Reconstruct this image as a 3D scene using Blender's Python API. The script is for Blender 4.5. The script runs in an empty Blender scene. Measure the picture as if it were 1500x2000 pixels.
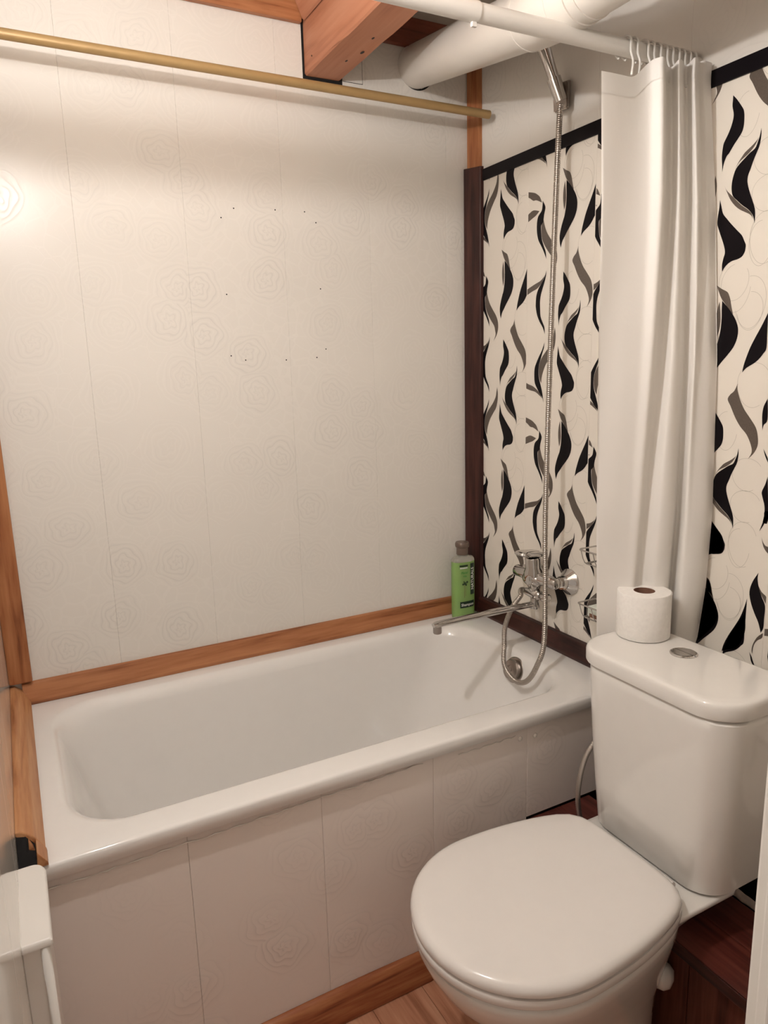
import bpy, bmesh, math, random
from mathutils import Vector, Matrix
from mathutils.geometry import tessellate_polygon
random.seed(7)
PI = math.pi
S = bpy.context.scene
COL = S.collection

# ------------------------------------------------------------------ camera
cam_data = bpy.data.cameras.new('camera')
cam_data.sensor_fit = 'VERTICAL'
cam_data.sensor_height = 24.0
cam_data.sensor_width = 18.0
cam_data.lens = 16.758
cam_data.clip_start = 0.02
cam = bpy.data.objects.new('camera', cam_data)
COL.objects.link(cam)
cam.matrix_world = Matrix(((0.883456, 0.117407, -0.453565, -1.3344),
                           (-0.467696, 0.163841, -0.868571, -1.9202),
                           (-0.027664, 0.979475, 0.199657, 1.3924),
                           (0, 0, 0, 1)))
S.camera = cam

# ------------------------------------------------------------------ world, view
w = bpy.data.worlds.new('hallway_fill')  # even fill added for the unseen hallway, lightens the camera-facing sides
S.world = w
w.use_nodes = True
w.node_tree.nodes['Background'].inputs[0].default_value = (1.0, 0.86, 0.74, 1)
w.node_tree.nodes['Background'].inputs[1].default_value = 0.48
S.view_settings.view_transform = 'Standard'
S.view_settings.look = 'None'
S.view_settings.gamma = 1.0
S.view_settings.use_curve_mapping = False
S.view_settings.exposure = 0.0
LAMP_POS = (-1.26, -1.03, 1.993)
LAMP_STRENGTH = (2350.0, 78.0)   # small bulb, larger opal globe above it
LAMP_COLOR = (1.0, 0.958, 0.932)

# ------------------------------------------------------------------ node helpers
class NT:
    def __init__(s, name):
        s.m = bpy.data.materials.new(name); s.m.use_nodes = True
        s.t = s.m.node_tree; s.b = s.t.nodes['Principled BSDF']
    def n(s, typ, **kw):
        nd = s.t.nodes.new(typ)
        for k, v in kw.items():
            if k.startswith('i_'):
                key = k[2:]; key = int(key) if key.isdigit() else key
                s.put(nd.inputs[key], v)
            else: setattr(nd, k, v)
        return nd
    def put(s, sock, v):
        if isinstance(v, bpy.types.NodeSocket): s.t.links.new(v, sock)
        elif isinstance(v, bpy.types.Node): s.t.links.new(v.outputs[0], sock)
        else: sock.default_value = v
    def math(s, op, a, b=None, c=None):
        nd = s.t.nodes.new('ShaderNodeMath'); nd.operation = op
        for i, v in enumerate((a, b, c)):
            if v is not None: s.put(nd.inputs[i], v)
        return nd.outputs[0]
    def bsdf(s, **kw):
        for k, v in kw.items():
            s.put(s.b.inputs[k.replace('_', ' ')], v)
    def ramp(s, fac, stops):
        r = s.t.nodes.new('ShaderNodeValToRGB')
        el = r.color_ramp.elements
        while len(el) < len(stops): el.new(0.5)
        for e, (p, c) in zip(el, stops):
            e.position = p; e.color = (c[0], c[1], c[2], 1)
        s.put(r.inputs[0], fac)
        return r.outputs[0]
    def mix(s, f, a, b):
        nd = s.t.nodes.new('ShaderNodeMix'); nd.data_type = 'RGBA'
        s.put(nd.inputs['Factor'], f)
        for sock, v in ((nd.inputs[6], a), (nd.inputs[7], b)):
            if isinstance(v, tuple): sock.default_value = (v[0], v[1], v[2], 1)
            else: s.put(sock, v)
        return nd.outputs[2]
    def bump(s, h, strength, dist):
        nd = s.n('ShaderNodeBump'); nd.inputs['Strength'].default_value = strength
        nd.inputs['Distance'].default_value = dist
        s.put(nd.inputs['Height'], h)
        s.t.links.new(nd.outputs[0], s.b.inputs['Normal'])

def plain(name, col, rough=0.5, metal=0.0, spec=0.5, noise=0.0, nscale=30, bump=0.0, coat=0.0, alpha=None):
    k = NT(name)
    k.bsdf(Roughness=rough, Metallic=metal)
    k.b.inputs['Specular IOR Level'].default_value = spec
    if coat: k.b.inputs['Coat Weight'].default_value = coat; k.b.inputs['Coat Roughness'].default_value = 0.06
    tc = k.n('ShaderNodeTexCoord')
    nz = k.n('ShaderNodeTexNoise', i_Vector=tc.outputs['Object'], i_Scale=nscale, i_Detail=4.0)
    lo = tuple(c * (1 - noise) for c in col); hi = tuple(min(1, c * (1 + noise * .5)) for c in col)
    k.put(k.b.inputs['Base Color'], k.ramp(nz.outputs[0], [(0.3, lo), (0.7, hi)]))
    if bump: k.bump(nz.outputs[0], bump, 0.002)
    return k.m

def axis_vec(k, uax, vax, scale_u=1.0, scale_v=1.0):
    """world position -> 2-D wall coordinate (u, v, 0)"""
    g = k.n('ShaderNodeNewGeometry')
    sp = k.n('ShaderNodeSeparateXYZ', i_0=g.outputs['Position'])
    u = k.math('MULTIPLY', sp.outputs['XYZ'.index(uax)], scale_u)
    v = k.math('MULTIPLY', sp.outputs['XYZ'.index(vax)], scale_v)
    return u, v

def rose_panel(name, uax, col, rough=0.32, strength=0.25, tint=0.06):
    """white PVC cladding printed with a faint pearly rose pattern"""
    k = NT(name)
    u, v = axis_vec(k, uax, 'Z')
    cv = k.n('ShaderNodeCombineXYZ', i_0=u, i_1=v)
    nz = k.n('ShaderNodeTexNoise', i_Vector=cv.outputs[0], i_Scale=9.0, i_Detail=2.0)
    off = k.n('ShaderNodeVectorMath', operation='SCALE', i_0=nz.outputs[1]); off.inputs['Scale'].default_value = 0.045
    wv = k.n('ShaderNodeVectorMath', operation='ADD', i_0=cv.outputs[0], i_1=off.outputs[0])
    flat = k.n('ShaderNodeVectorMath', operation='MULTIPLY', i_0=wv.outputs[0]); flat.inputs[1].default_value = (1, 1, 0)
    vo = k.n('ShaderNodeTexVoronoi', i_Vector=flat.outputs[0], i_Scale=7.0, i_Randomness=0.85)
    vo.voronoi_dimensions = '2D'
    d = k.n('ShaderNodeVectorMath', operation='SUBTRACT', i_0=flat.outputs[0], i_1=vo.outputs['Position'])
    ds = k.n('ShaderNodeSeparateXYZ', i_0=d.outputs[0])
    r = k.n('ShaderNodeVectorMath', operation='LENGTH', i_0=d.outputs[0]).outputs['Value']
    th = k.math('ARCTAN2', ds.outputs[1], ds.outputs[0])
    # petals: spiral rings whose radius wobbles with the angle
    wob = k.math('MULTIPLY', k.math('SINE', k.math('MULTIPLY_ADD', th, 5.0, k.math('MULTIPLY', r, 110.0))), 0.22)
    ph = k.math('ADD', k.math('MULTIPLY_ADD', r, 70.0, k.math('MULTIPLY', th, 1 / (2 * PI))), wob)
    fr = k.math('FRACT', k.math('ADD', ph, 50.0))
    line = k.math('POWER', k.math('SUBTRACT', 1.0, k.math('MINIMUM', k.math('MULTIPLY', fr, 1.0), 1.0)), 3.5)
    fade = k.n('ShaderNodeMapRange', i_0=r, i_1=0.045, i_2=0.078, i_3=1.0, i_4=0.0).outputs[0]
    rose = k.math('MULTIPLY', line, fade)
    vo2 = k.n('ShaderNodeTexVoronoi', i_Vector=flat.outputs[0], i_Scale=26.0)
    vo2.feature = 'DISTANCE_TO_EDGE'
    leaf = k.n('ShaderNodeMapRange', i_0=vo2.outputs['Distance'], i_1=0.0, i_2=0.10, i_3=0.7, i_4=0.0).outputs[0]
    leaf = k.math('MULTIPLY', leaf, k.math('SUBTRACT', 1.0, fade))
    pat = k.math('ADD', rose, k.math('MULTIPLY', leaf, 0.10))
    big = k.n('ShaderNodeTexNoise', i_Vector=cv.outputs[0], i_Scale=2.2)
    pres = k.n('ShaderNodeMapRange', i_0=big.outputs[0], i_1=0.38, i_2=0.6, i_3=0.1, i_4=1.0).outputs[0]
    pat = k.math('MULTIPLY', pat, pres)
    dk = tuple(c * (1 - tint * 1.6) for c in col)
    k.put(k.b.inputs['Base Color'], k.mix(pat, col, dk))
    k.put(k.b.inputs['Roughness'], k.math('MULTIPLY_ADD', pat, 0.15, rough))
    k.b.inputs['Specular IOR Level'].default_value = 0.24
    k.bump(pat, strength, 0.0012)
    return k.m

def wood(name, axis, dark, mid, light, rough=0.42, scale=1.0, bump=0.15, spec=0.4):
    k = NT(name)
    tc = k.n('ShaderNodeTexCoord')
    g = k.n('ShaderNodeNewGeometry')
    mp = k.n('ShaderNodeMapping', i_0=g.outputs['Position'])
    sc = [22.0 * scale] * 3; sc['XYZ'.index(axis)] = 1.6 * scale
    mp.inputs['Scale'].default_value = sc
    oi = k.n('ShaderNodeObjectInfo')
    ov = k.n('ShaderNodeVectorMath', operation='SCALE', i_0=(17.0, 5.0, 9.0)); k.put(ov.inputs['Scale'], oi.outputs['Random'])
    ad = k.n('ShaderNodeVectorMath', operation='ADD', i_0=mp.outputs[0], i_1=ov.outputs[0])
    n1 = k.n('ShaderNodeTexNoise', i_Vector=ad.outputs[0], i_Scale=1.6, i_Detail=5.0, i_Distortion=0.9)
    n2 = k.n('ShaderNodeTexNoise', i_Vector=ad.outputs[0], i_Scale=7.0, i_Detail=3.0)
    f = k.math('MULTIPLY_ADD', n2.outputs[0], 0.30, k.math('MULTIPLY', n1.outputs[0], 0.72))
    k.put(k.b.inputs['Base Color'], k.ramp(f, [(0.34, dark), (0.47, mid), (0.64, light)]))
    k.bsdf(Roughness=rough); k.b.inputs['Specular IOR Level'].default_value = spec
    k.bump(f, bump, 0.002)
    return k.m

WHITE = (0.80, 0.755, 0.69)
M = dict(
    back=rose_panel('rose_cladding_x', 'X', (0.78, 0.742, 0.685), rough=0.27, strength=0.28, tint=0.085),
    side=rose_panel('rose_cladding_y', 'Y', (0.78, 0.742, 0.685)),
    apron=rose_panel('rose_cladding_apron', 'X', (0.84, 0.765, 0.71), rough=0.38, strength=0.35, tint=0.08),
    gloss=plain('glossy_white_cladding', (0.78, 0.742, 0.685), 0.09, noise=0.02, spec=0.3),
    print=plain('cream_printed_cladding', (0.79, 0.735, 0.655), 0.26, noise=0.02, nscale=6),
    leafk=plain('black_leaf_ink', (0.006, 0.0045, 0.006), 0.3, spec=0.12),
    leafg=plain('grey_leaf_ink', (0.105, 0.082, 0.066), 0.3, noise=0.15, nscale=300),
    line=plain('thin_grey_ink', (0.46, 0.42, 0.36), 0.35),
    ceil=plain('ceiling_board', (0.68, 0.63, 0.56), 0.6, noise=0.03, nscale=5),
    dull=plain('bare_backing', (0.05, 0.04, 0.035), 0.9),
    pinex=wood('pine_x', 'X', (0.17, 0.050, 0.017), (0.37, 0.145, 0.060), (0.47, 0.205, 0.09)),
    piney=wood('pine_y', 'Y', (0.24, 0.085, 0.030), (0.45, 0.20, 0.085), (0.58, 0.30, 0.14)),
    pinez=wood('pine_z', 'Z', (0.15, 0.045, 0.015), (0.32, 0.115, 0.042), (0.44, 0.185, 0.075)),
    beam=wood('rough_beam_y', 'Y', (0.35, 0.135, 0.072), (0.45, 0.190, 0.105), (0.51, 0.235, 0.140), rough=0.6, scale=0.6, bump=0.35),
    redx=wood('red_board_x', 'X', (0.10, 0.022, 0.012), (0.21, 0.055, 0.030), (0.27, 0.08, 0.045)),
    darkz=wood('dark_trim_z', 'Z', (0.014, 0.005, 0.0045), (0.036, 0.011, 0.009), (0.068, 0.023, 0.018), rough=0.3),
    darky=wood('dark_trim_y', 'Y', (0.014, 0.005, 0.0045), (0.036, 0.011, 0.009), (0.070, 0.023, 0.018), rough=0.3),
    stepy=wood('red_step_shaded_y', 'Y', (0.035, 0.007, 0.005), (0.075, 0.016, 0.011), (0.125, 0.032, 0.022), rough=0.33),  # red wood of the top planks, darkened to carry the toilet's shadow
    stepz=wood('red_step_z', 'Z', (0.05, 0.012, 0.008), (0.11, 0.031, 0.020), (0.17, 0.060, 0.038), rough=0.4),
    skirt=wood('skirting_x', 'X', (0.13, 0.032, 0.012), (0.28, 0.085, 0.034), (0.42, 0.17, 0.07), rough=0.35),
    lam=wood('laminate_y', 'Y', (0.27, 0.105, 0.055), (0.44, 0.20, 0.115), (0.57, 0.30, 0.185), rough=0.4, scale=0.8, bump=0.05),
    enamel=plain('white_enamel', (0.84, 0.82, 0.79), 0.10, noise=0.01, coat=0.3),
    ceramic=plain('white_ceramic', (0.80, 0.775, 0.735), 0.09, noise=0.01, coat=0.3),
    seat=plain('white_seat_plastic', (0.80, 0.765, 0.73), 0.16, noise=0.01),
    pvc=plain('grey_white_pvc_pipe', (0.74, 0.70, 0.64), 0.3, noise=0.03, nscale=8),
    rod=plain('white_rod_plastic', (0.78, 0.755, 0.71), 0.3),
    gold=plain('satin_gold_tube', (0.40, 0.26, 0.11), 0.45, metal=0.25, noise=0.05),
    chrome=plain('chrome', (0.56, 0.54, 0.52), 0.10, metal=1.0),
    braid=plain('braided_hose', (0.62, 0.58, 0.54), 0.35, metal=0.9),
    hose=plain('steel_hose', (0.46, 0.42, 0.38), 0.30, metal=1.0),
    steel=plain('brushed_steel', (0.42, 0.38, 0.35), 0.3, metal=1.0),
    black=plain('black_gap', (0.006, 0.005, 0.005), 0.9),
    paper=plain('toilet_paper', (0.86, 0.83, 0.79), 0.95, noise=0.04, nscale=120, bump=0.6, spec=0.1),
    card=plain('brown_card', (0.20, 0.10, 0.065), 0.9),
    foam=plain('pale_foam', (0.55, 0.46, 0.40), 0.95, noise=0.3, nscale=60, bump=0.8),
    door=plain('white_door_paint', (0.80, 0.77, 0.72), 0.28),
    cap=plain('grey_brown_cap', (0.15, 0.105, 0.08), 0.35),
    green=plain('dark_green_label', (0.008, 0.03, 0.015), 0.35),
    lime=plain('bright_green_print', (0.05, 0.28, 0.04), 0.4),
    mint=plain('white_print', (0.75, 0.80, 0.72), 0.4),
    film=plain('peeled_film', (0.85, 0.80, 0.74), 0.25),
)
def curtain_mat():
    k = NT('white_curtain_fabric')
    k.bsdf(Roughness=0.55)
    k.put(k.b.inputs['Base Color'], (0.87, 0.84, 0.80, 1))
    tr = k.n('ShaderNodeBsdfTranslucent'); tr.inputs[0].default_value = (0.80, 0.74, 0.66, 1)
    mx = k.n('ShaderNodeMixShader'); mx.inputs[0].default_value = 0.10
    k.t.links.new(k.b.outputs[0], mx.inputs[1]); k.t.links.new(tr.outputs[0], mx.inputs[2])
    k.t.links.new(mx.outputs[0], k.t.nodes['Material Output'].inputs[0])
    g = k.n('ShaderNodeNewGeometry')
    nz = k.n('ShaderNodeTexNoise', i_Vector=g.outputs['Position'], i_Scale=55.0, i_Detail=3.0)
    k.bump(nz.outputs[0], 0.25, 0.0015)
    return k.m
M['curtain'] = curtain_mat()
def shampoo_mat():
    k = NT('green_shampoo_bottle')
    k.put(k.b.inputs['Base Color'], (0.30, 0.49, 0.16, 1))
    k.bsdf(Roughness=0.14)
    k.b.inputs['Subsurface Weight'].default_value = 0.35
    k.b.inputs['Subsurface Radius'].default_value = (0.3, 0.6, 0.2)
    k.b.inputs['Subsurface Scale'].default_value = 0.03
    k.b.inputs['Transmission Weight'].default_value = 0.15
    return k.m
M['shampoo'] = shampoo_mat()
def clear_mat():
    k = NT('clear_bottle_top')
    k.put(k.b.inputs['Base Color'], (0.75, 0.74, 0.66, 1)); k.bsdf(Roughness=0.12)
    k.b.inputs['Transmission Weight'].default_value = 0.7
    return k.m
M['clear'] = clear_mat()
def emit_mat(strength):
    k = NT('lit_opal_globe')
    k.put(k.b.inputs['Emission Color'], LAMP_COLOR + (1,))
    k.b.inputs['Emission Strength'].default_value = strength
    return k.m
M['emit'] = emit_mat(LAMP_STRENGTH[0]); M['emit_soft'] = emit_mat(LAMP_STRENGTH[1])

# ------------------------------------------------------------------ geometry helpers
def obj(name, bm, mat, parent=None, smooth=False, angle=None):
    bmesh.ops.recalc_face_normals(bm, faces=bm.faces[:])
    me = bpy.data.meshes.new(name); bm.to_mesh(me); bm.free()
    me.materials.append(M[mat] if isinstance(mat, str) else mat)
    if smooth or angle:
        me.polygons.foreach_set('use_smooth', [True] * len(me.polygons))
        if angle: me.set_sharp_from_angle(angle=math.radians(angle))
    o = bpy.data.objects.new(name, me); COL.objects.link(o)
    if parent is not None:
        o.parent = parent
        o.matrix_parent_inverse = Matrix.Translation(-Vector(parent.location))
    return o
def tag(o, label, cat, group=None, kind=None):
    o['label'] = label; o['category'] = cat
    if group: o['group'] = group
    if kind: o['kind'] = kind
    return o
def thing(name, label, cat, loc=(0, 0, 0), group=None, kind=None):
    o = bpy.data.objects.new(name, None); COL.objects.link(o)
    o.empty_display_size = 0.05; o.location = loc
    return tag(o, label, cat, group, kind)
def copy_thing(root, delta, label=None):
    r = root.copy(); COL.objects.link(r); r.location = Vector(root.location) + Vector(delta)
    if label: r['label'] = label
    for ch in list(root.children):
        c = ch.copy(); COL.objects.link(c); c.parent = r
        c.matrix_parent_inverse = ch.matrix_parent_inverse.copy()
    return r
def B(): return bmesh.new()
def box(bm, x0, x1, y0, y1, z0, z1, bev=0.0, seg=2):
    t = bmesh.new()
    bmesh.ops.create_cube(t, size=1.0)
    for v in t.verts:
        v.co = Vector(((x0 + x1) / 2 + v.co.x * abs(x1 - x0), (y0 + y1) / 2 + v.co.y * abs(y1 - y0), (z0 + z1) / 2 + v.co.z * abs(z1 - z0)))
    if bev: bmesh.ops.bevel(t, geom=t.edges[:], offset=bev, segments=seg, profile=0.5, affect='EDGES')
    merge(bm, t); return bm
def merge(bm, t):
    me = bpy.data.meshes.new('tmp'); t.to_mesh(me); t.free(); bm.from_mesh(me); bpy.data.meshes.remove(me)
def prism(bm, pts, a0, a1, axis='Y', bev=0.0):
    """extrude a 2-D polygon along an axis; pts are the other two coordinates in xyz order"""
    def P(p, a):
        if axis == 'X': return (a, p[0], p[1])
        if axis == 'Y': return (p[0], a, p[1])
        return (p[0], p[1], a)
    t = bmesh.new()
    A = [t.verts.new(P(p, a0)) for p in pts]; Bv = [t.verts.new(P(p, a1)) for p in pts]
    n = len(pts)
    t.faces.new(A); t.faces.new(Bv[::-1])
    for i in range(n): t.faces.new((A[i], Bv[i], Bv[(i + 1) % n], A[(i + 1) % n]))
    if bev:
        bmesh.ops.recalc_face_normals(t, faces=t.faces[:])
        bmesh.ops.bevel(t, geom=t.edges[:], offset=bev, segments=2, profile=0.5, affect='EDGES')
    merge(bm, t); return bm
def catmull(pts, n=8, closed=False):
    P = [Vector(p) for p in pts]; out = []; L = len(P)
    rng = range(L) if closed else range(L - 1)
    for i in rng:
        if closed: p0, p1, p2, p3 = P[i - 1], P[i], P[(i + 1) % L], P[(i + 2) % L]
        else: p0, p1, p2, p3 = P[max(i - 1, 0)], P[i], P[i + 1], P[min(i + 2, L - 1)]
        for j in range(n):
            t = j / n
            out.append(0.5 * ((2 * p1) + (p2 - p0) * t + (2 * p0 - 5 * p1 + 4 * p2 - p3) * t * t + (3 * p1 - p0 - 3 * p2 + p3) * t ** 3))
    if not closed: out.append(P[-1])
    return out
def tube(bm, path, rad, n=12, caps=True, closed=False, flat=None):
    P = [Vector(p) for p in path]; L = len(P)
    R_ = rad if callable(rad) else (lambda i: rad)
    rings = []; up = None
    for i in range(L):
        if closed: d = (P[(i + 1) % L] - P[i - 1]).normalized()
        else: d = (P[min(i + 1, L - 1)] - P[max(i - 1, 0)]).normalized()
        if up is None:
            up = Vector((0, 0, 1)) if abs(d.z) < 0.9 else Vector((0, 1, 0))
        up = (up - d * up.dot(d)).normalized(); sd = d.cross(up)
        r = R_(i); fu = flat if flat else 1.0
        rings.append([bm.verts.new(P[i] + (sd * math.cos(2 * PI * k / n) + up * math.sin(2 * PI * k / n) * fu) * r) for k in range(n)])
    for i in range(L if closed else L - 1):
        a, b = rings[i], rings[(i + 1) % L]
        for k in range(n): bm.faces.new((a[k], a[(k + 1) % n], b[(k + 1) % n], b[k]))
    if caps and not closed: bm.faces.new(rings[0][::-1]); bm.faces.new(rings[-1])
    return bm
def lathe(bm, prof, origin=(0, 0, 0), axis=(0, 0, 1), n=32):
    """prof: list of (radius, height along axis)"""
    ax = Vector(axis).normalized()
    q = Vector((0, 0, 1)).rotation_difference(ax); o = Vector(origin); rings = []
    for r, h in prof:
        if r < 1e-6: rings.append([bm.verts.new(o + q @ Vector((0, 0, h)))])
        else: rings.append([bm.verts.new(o + q @ Vector((r * math.cos(2 * PI * k / n), r * math.sin(2 * PI * k / n), h))) for k in range(n)])
    for a, b in zip(rings[:-1], rings[1:]):
        for k in range(n):
            k2 = (k + 1) % n
            if len(a) == 1 and len(b) > 1: bm.faces.new((a[0], b[k2], b[k]))
            elif len(b) == 1 and len(a) > 1: bm.faces.new((a[k], a[k2], b[0]))
            elif len(a) > 1: bm.faces.new((a[k], a[k2], b[k2], b[k]))
    if len(rings[0]) > 1: bm.faces.new(rings[0][::-1])
    if len(rings[-1]) > 1: bm.faces.new(rings[-1])
    return bm
def loft(bm, rings, cap0=True, cap1=True):
    V = [[bm.verts.new(p) for p in r] for r in rings]; n = len(V[0])
    for a, b in zip(V[:-1], V[1:]):
        for k in range(n): bm.faces.new((a[k], a[(k + 1) % n], b[(k + 1) % n], b[k]))
    if cap0: bm.faces.new(V[0][::-1])
    if cap1: bm.faces.new(V[-1])
    return bm
def rrect(x0, x1, y0, y1, r, z, n=8, m=6):
    """rounded rectangle; r may be 4 radii for corners (x1,y1),(x0,y1),(x0,y0),(x1,y0)"""
    if not isinstance(r, (tuple, list)): r = (r,) * 4
    cs = [((x1 - r[0], y1 - r[0]), r[0], 0), ((x0 + r[1], y1 - r[1]), r[1], 90), ((x0 + r[2], y0 + r[2]), r[2], 180), ((x1 - r[3], y0 + r[3]), r[3], 270)]
    out = []
    for i, ((cx_, cy_), rr, a0) in enumerate(cs):
        for k in range(n + 1):
            a = math.radians(a0 + 90 * k / n)
            out.append(Vector((cx_ + rr * math.cos(a), cy_ + rr * math.sin(a), z)))
        (nx, ny), nr, na = cs[(i + 1) % 4]
        a = math.radians(na); q = Vector((nx + nr * math.cos(a), ny + nr * math.sin(a), z)); p = out[-1].copy()
        for k in range(1, m): out.append(p.lerp(q, k / m))
    return out
def clip_poly(P, lo, hi, zlo, zhi):
    def cl(pts, f, inter):
        o = []
        for i in range(len(pts)):
            a, b = pts[i - 1], pts[i]
            if f(b):
                if not f(a): o.append(inter(a, b))
                o.append(b)
            elif f(a): o.append(inter(a, b))
        return o
    def at(ax, v): return lambda a, b: tuple(a[j] + (b[j] - a[j]) * (v - a[ax]) / (b[ax] - a[ax]) for j in (0, 1))
    for ax, v, s in ((0, lo, 1), (0, hi, -1), (1, zlo, 1), (1, zhi, -1)):
        if not P: return P
        P = cl(P, (lambda p, ax=ax, v=v, s=s: (p[ax] - v) * s >= 0), at(ax, v))
    return P
def smooth_leaf(pts):
    """round the outline but keep the pointed tips"""
    L = len(pts); P = [Vector((p[0], p[1], 0)) for p in pts]; out = []
    sharp = []
    for i in range(L):
        a = P[i - 1] - P[i]; b = P[(i + 1) % L] - P[i]
        sharp.append(a.length > 0 and b.length > 0 and a.angle(b) < math.radians(75))
    for i in range(L):
        p0, p1, p2, p3 = P[i - 1], P[i], P[(i + 1) % L], P[(i + 2) % L]
        if sharp[i]: p0 = p1
        if sharp[(i + 1) % L]: p3 = p2
        for j in range(4):
            t = j / 4
            q = 0.5 * ((2 * p1) + (p2 - p0) * t + (2 * p0 - 5 * p1 + 4 * p2 - p3) * t * t + (3 * p1 - p0 - 3 * p2 + p3) * t ** 3)
            out.append((q.x, q.y))
    return out

# ================================================================== SETTING
CEIL = 2.335
# ---- back wall: cladding panels side by side, each with its own edges
wb = obj('wall_back', box(B(), -1.46, 0.06, 0.0081, 0.06, 0, CEIL), 'ceil')
tag(wb, 'white rose patterned panel wall behind the bathtub', 'wall', kind='structure')
seams = [-1.402, -1.135, -0.875, -0.612, -0.352, -0.092, 0.0]
for a, b in zip(seams[:-1], seams[1:]):
    obj('panel', box(B(), a + 0.0001, b - 0.0001, 0.0, 0.008, 0.50, CEIL, bev=0.0005, seg=1), 'back', wb)
for hx, hz in [(-.746, 1.804), (-.781, 1.779), (-.633, 1.808), (-.549, 1.809), (-.517, 1.783), (-.78, 1.589), (-.512, 1.609), (-.779, 1.431), (-.74, 1.419), (-.624, 1.417), (-.532, 1.422), (-.503, 1.445)]:
    obj('screw_hole', lathe(B(), [(0.0021, 0), (0.0017, 0.0004), (0, 0.0002)], (hx, 0.0002, hz), (0, -1, 0), 10), 'black', wb)
obj('pipe_hole', lathe(B(), [(0.0572, 0), (0.0572, 0.0006), (0.05, 0.0006)], (-.1875, 0.0002, 2.2155), (0, -1, 0), 40), 'black', wb)
obj('beam_hole', box(B(), -.536, -.422, -0.0006, 0.0, 2.138, CEIL), 'black', wb)
obj('filler_joint', box(box(B(), -.3620, -.3606, -0.0008, 0.0, 2.150, 2.262), -.420, -.3606, -0.0008, 0.0, 2.1488, 2.1500), 'dull', wb)
obj('filler_panel', box(B(), -.420, -.362, -0.0022, 0.0, 2.150, 2.262, bev=0.0006, seg=1), 'back', wb)

# ---- right wall
wr = obj('wall_right', box(B(), 0.0085, 0.06, -1.72, 0.06, 0, CEIL), 'dull')
tag(wr, 'right wall with black and grey flame leaf print below and plain white panels above', 'wall', kind='structure')
ys = [-0.001, -0.268, -0.525, -0.785, -1.045, -1.305, -1.565, -1.72]
for i, (a, b) in enumerate(zip(ys[:-1], ys[1:])):
    obj('upper_panel', box(B(), 0.0, 0.008, b + 0.0001, a - 0.0001, 1.945, CEIL, bev=0.0003, seg=1), 'side', wr)
LEAF_K=[[(.151,1.844),(.163,1.832),(.176,1.817),(.186,1.802),(.192,1.785),(.191,1.767),(.184,1.75),(.172,1.735),(.159,1.721),(.15,1.71),(.14,1.698),(.134,1.682),(.13,1.696),(.129,1.713),(.134,1.732),(.141,1.749),(.146,1.76),(.151,1.784),(.152,1.809),(.151,1.827)],[(.255,1.813),(.256,1.781),(.257,1.746),(.251,1.735),(.243,1.725),(.233,1.717),(.217,1.708),(.208,1.699),(.21,1.712),(.214,1.726),(.222,1.748),(.232,1.768),(.244,1.79)],[(.06,1.812),(.068,1.801),(.071,1.792),(.066,1.775),(.063,1.759),(.055,1.751),(.055,1.736),(.059,1.714),(.068,1.695),(.075,1.681),(.078,1.662),(.069,1.679),(.058,1.696),(.045,1.714),(.039,1.731),(.037,1.748),(.038,1.764),(.043,1.777),(.056,1.788),(.059,1.8)],[(.079,1.633),(.078,1.62),(.073,1.605),(.065,1.588),(.058,1.571),(.055,1.553),(.056,1.532),(.057,1.52),(.06,1.51),(.069,1.495),(.075,1.484),(.077,1.466),(.068,1.484),(.054,1.501),(.043,1.52),(.038,1.538),(.037,1.548),(.039,1.571),(.048,1.589),(.064,1.606),(.074,1.62)],[(.146,2.232),(.155,2.222),(.166,2.207),(.172,2.197),(.174,2.184),(.174,2.17),(.171,2.159),(.164,2.15),(.155,2.14),(.145,2.127),(.14,2.123),(.135,2.112),(.133,2.103),(.132,2.095),(.131,2.106),(.129,2.121),(.129,2.132),(.13,2.142),(.132,2.15),(.141,2.165),(.147,2.179),(.15,2.195),(.146,2.212),(.146,2.224)],[(.212,2.155),(.213,2.141),(.211,2.125),(.206,2.113),(.2,2.1),(.195,2.086),(.191,2.076),(.19,2.066),(.193,2.054),(.198,2.041),(.204,2.027),(.21,2.012),(.212,1.999),(.212,1.984),(.208,1.997),(.202,2.006),(.194,2.014),(.182,2.023),(.17,2.034),(.16,2.044),(.156,2.057),(.156,2.072),(.159,2.085),(.163,2.094),(.17,2.101),(.181,2.109),(.191,2.116),(.202,2.122),(.207,2.133),(.21,2.142)],[(.131,2.043),(.135,2.03),(.14,2.015),(.15,2.003),(.162,1.99),(.175,1.977),(.186,1.966),(.192,1.955),(.196,1.947),(.196,1.94),(.195,1.934),(.19,1.926),(.181,1.922),(.168,1.92),(.159,1.916),(.152,1.91),(.146,1.902),(.145,1.915),(.147,1.927),(.15,1.939),(.146,1.954),(.139,1.97),(.132,1.986),(.128,1.997),(.128,2.01),(.13,2.026)],[(.076,1.445),(.074,1.43),(.069,1.418),(.061,1.399),(.055,1.384),(.053,1.367),(.055,1.35),(.06,1.336),(.067,1.318),(.072,1.301),(.076,1.281),(.07,1.295),(.059,1.306),(.048,1.319),(.038,1.334),(.035,1.353),(.036,1.374),(.042,1.388),(.054,1.407),(.067,1.425)]]
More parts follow.
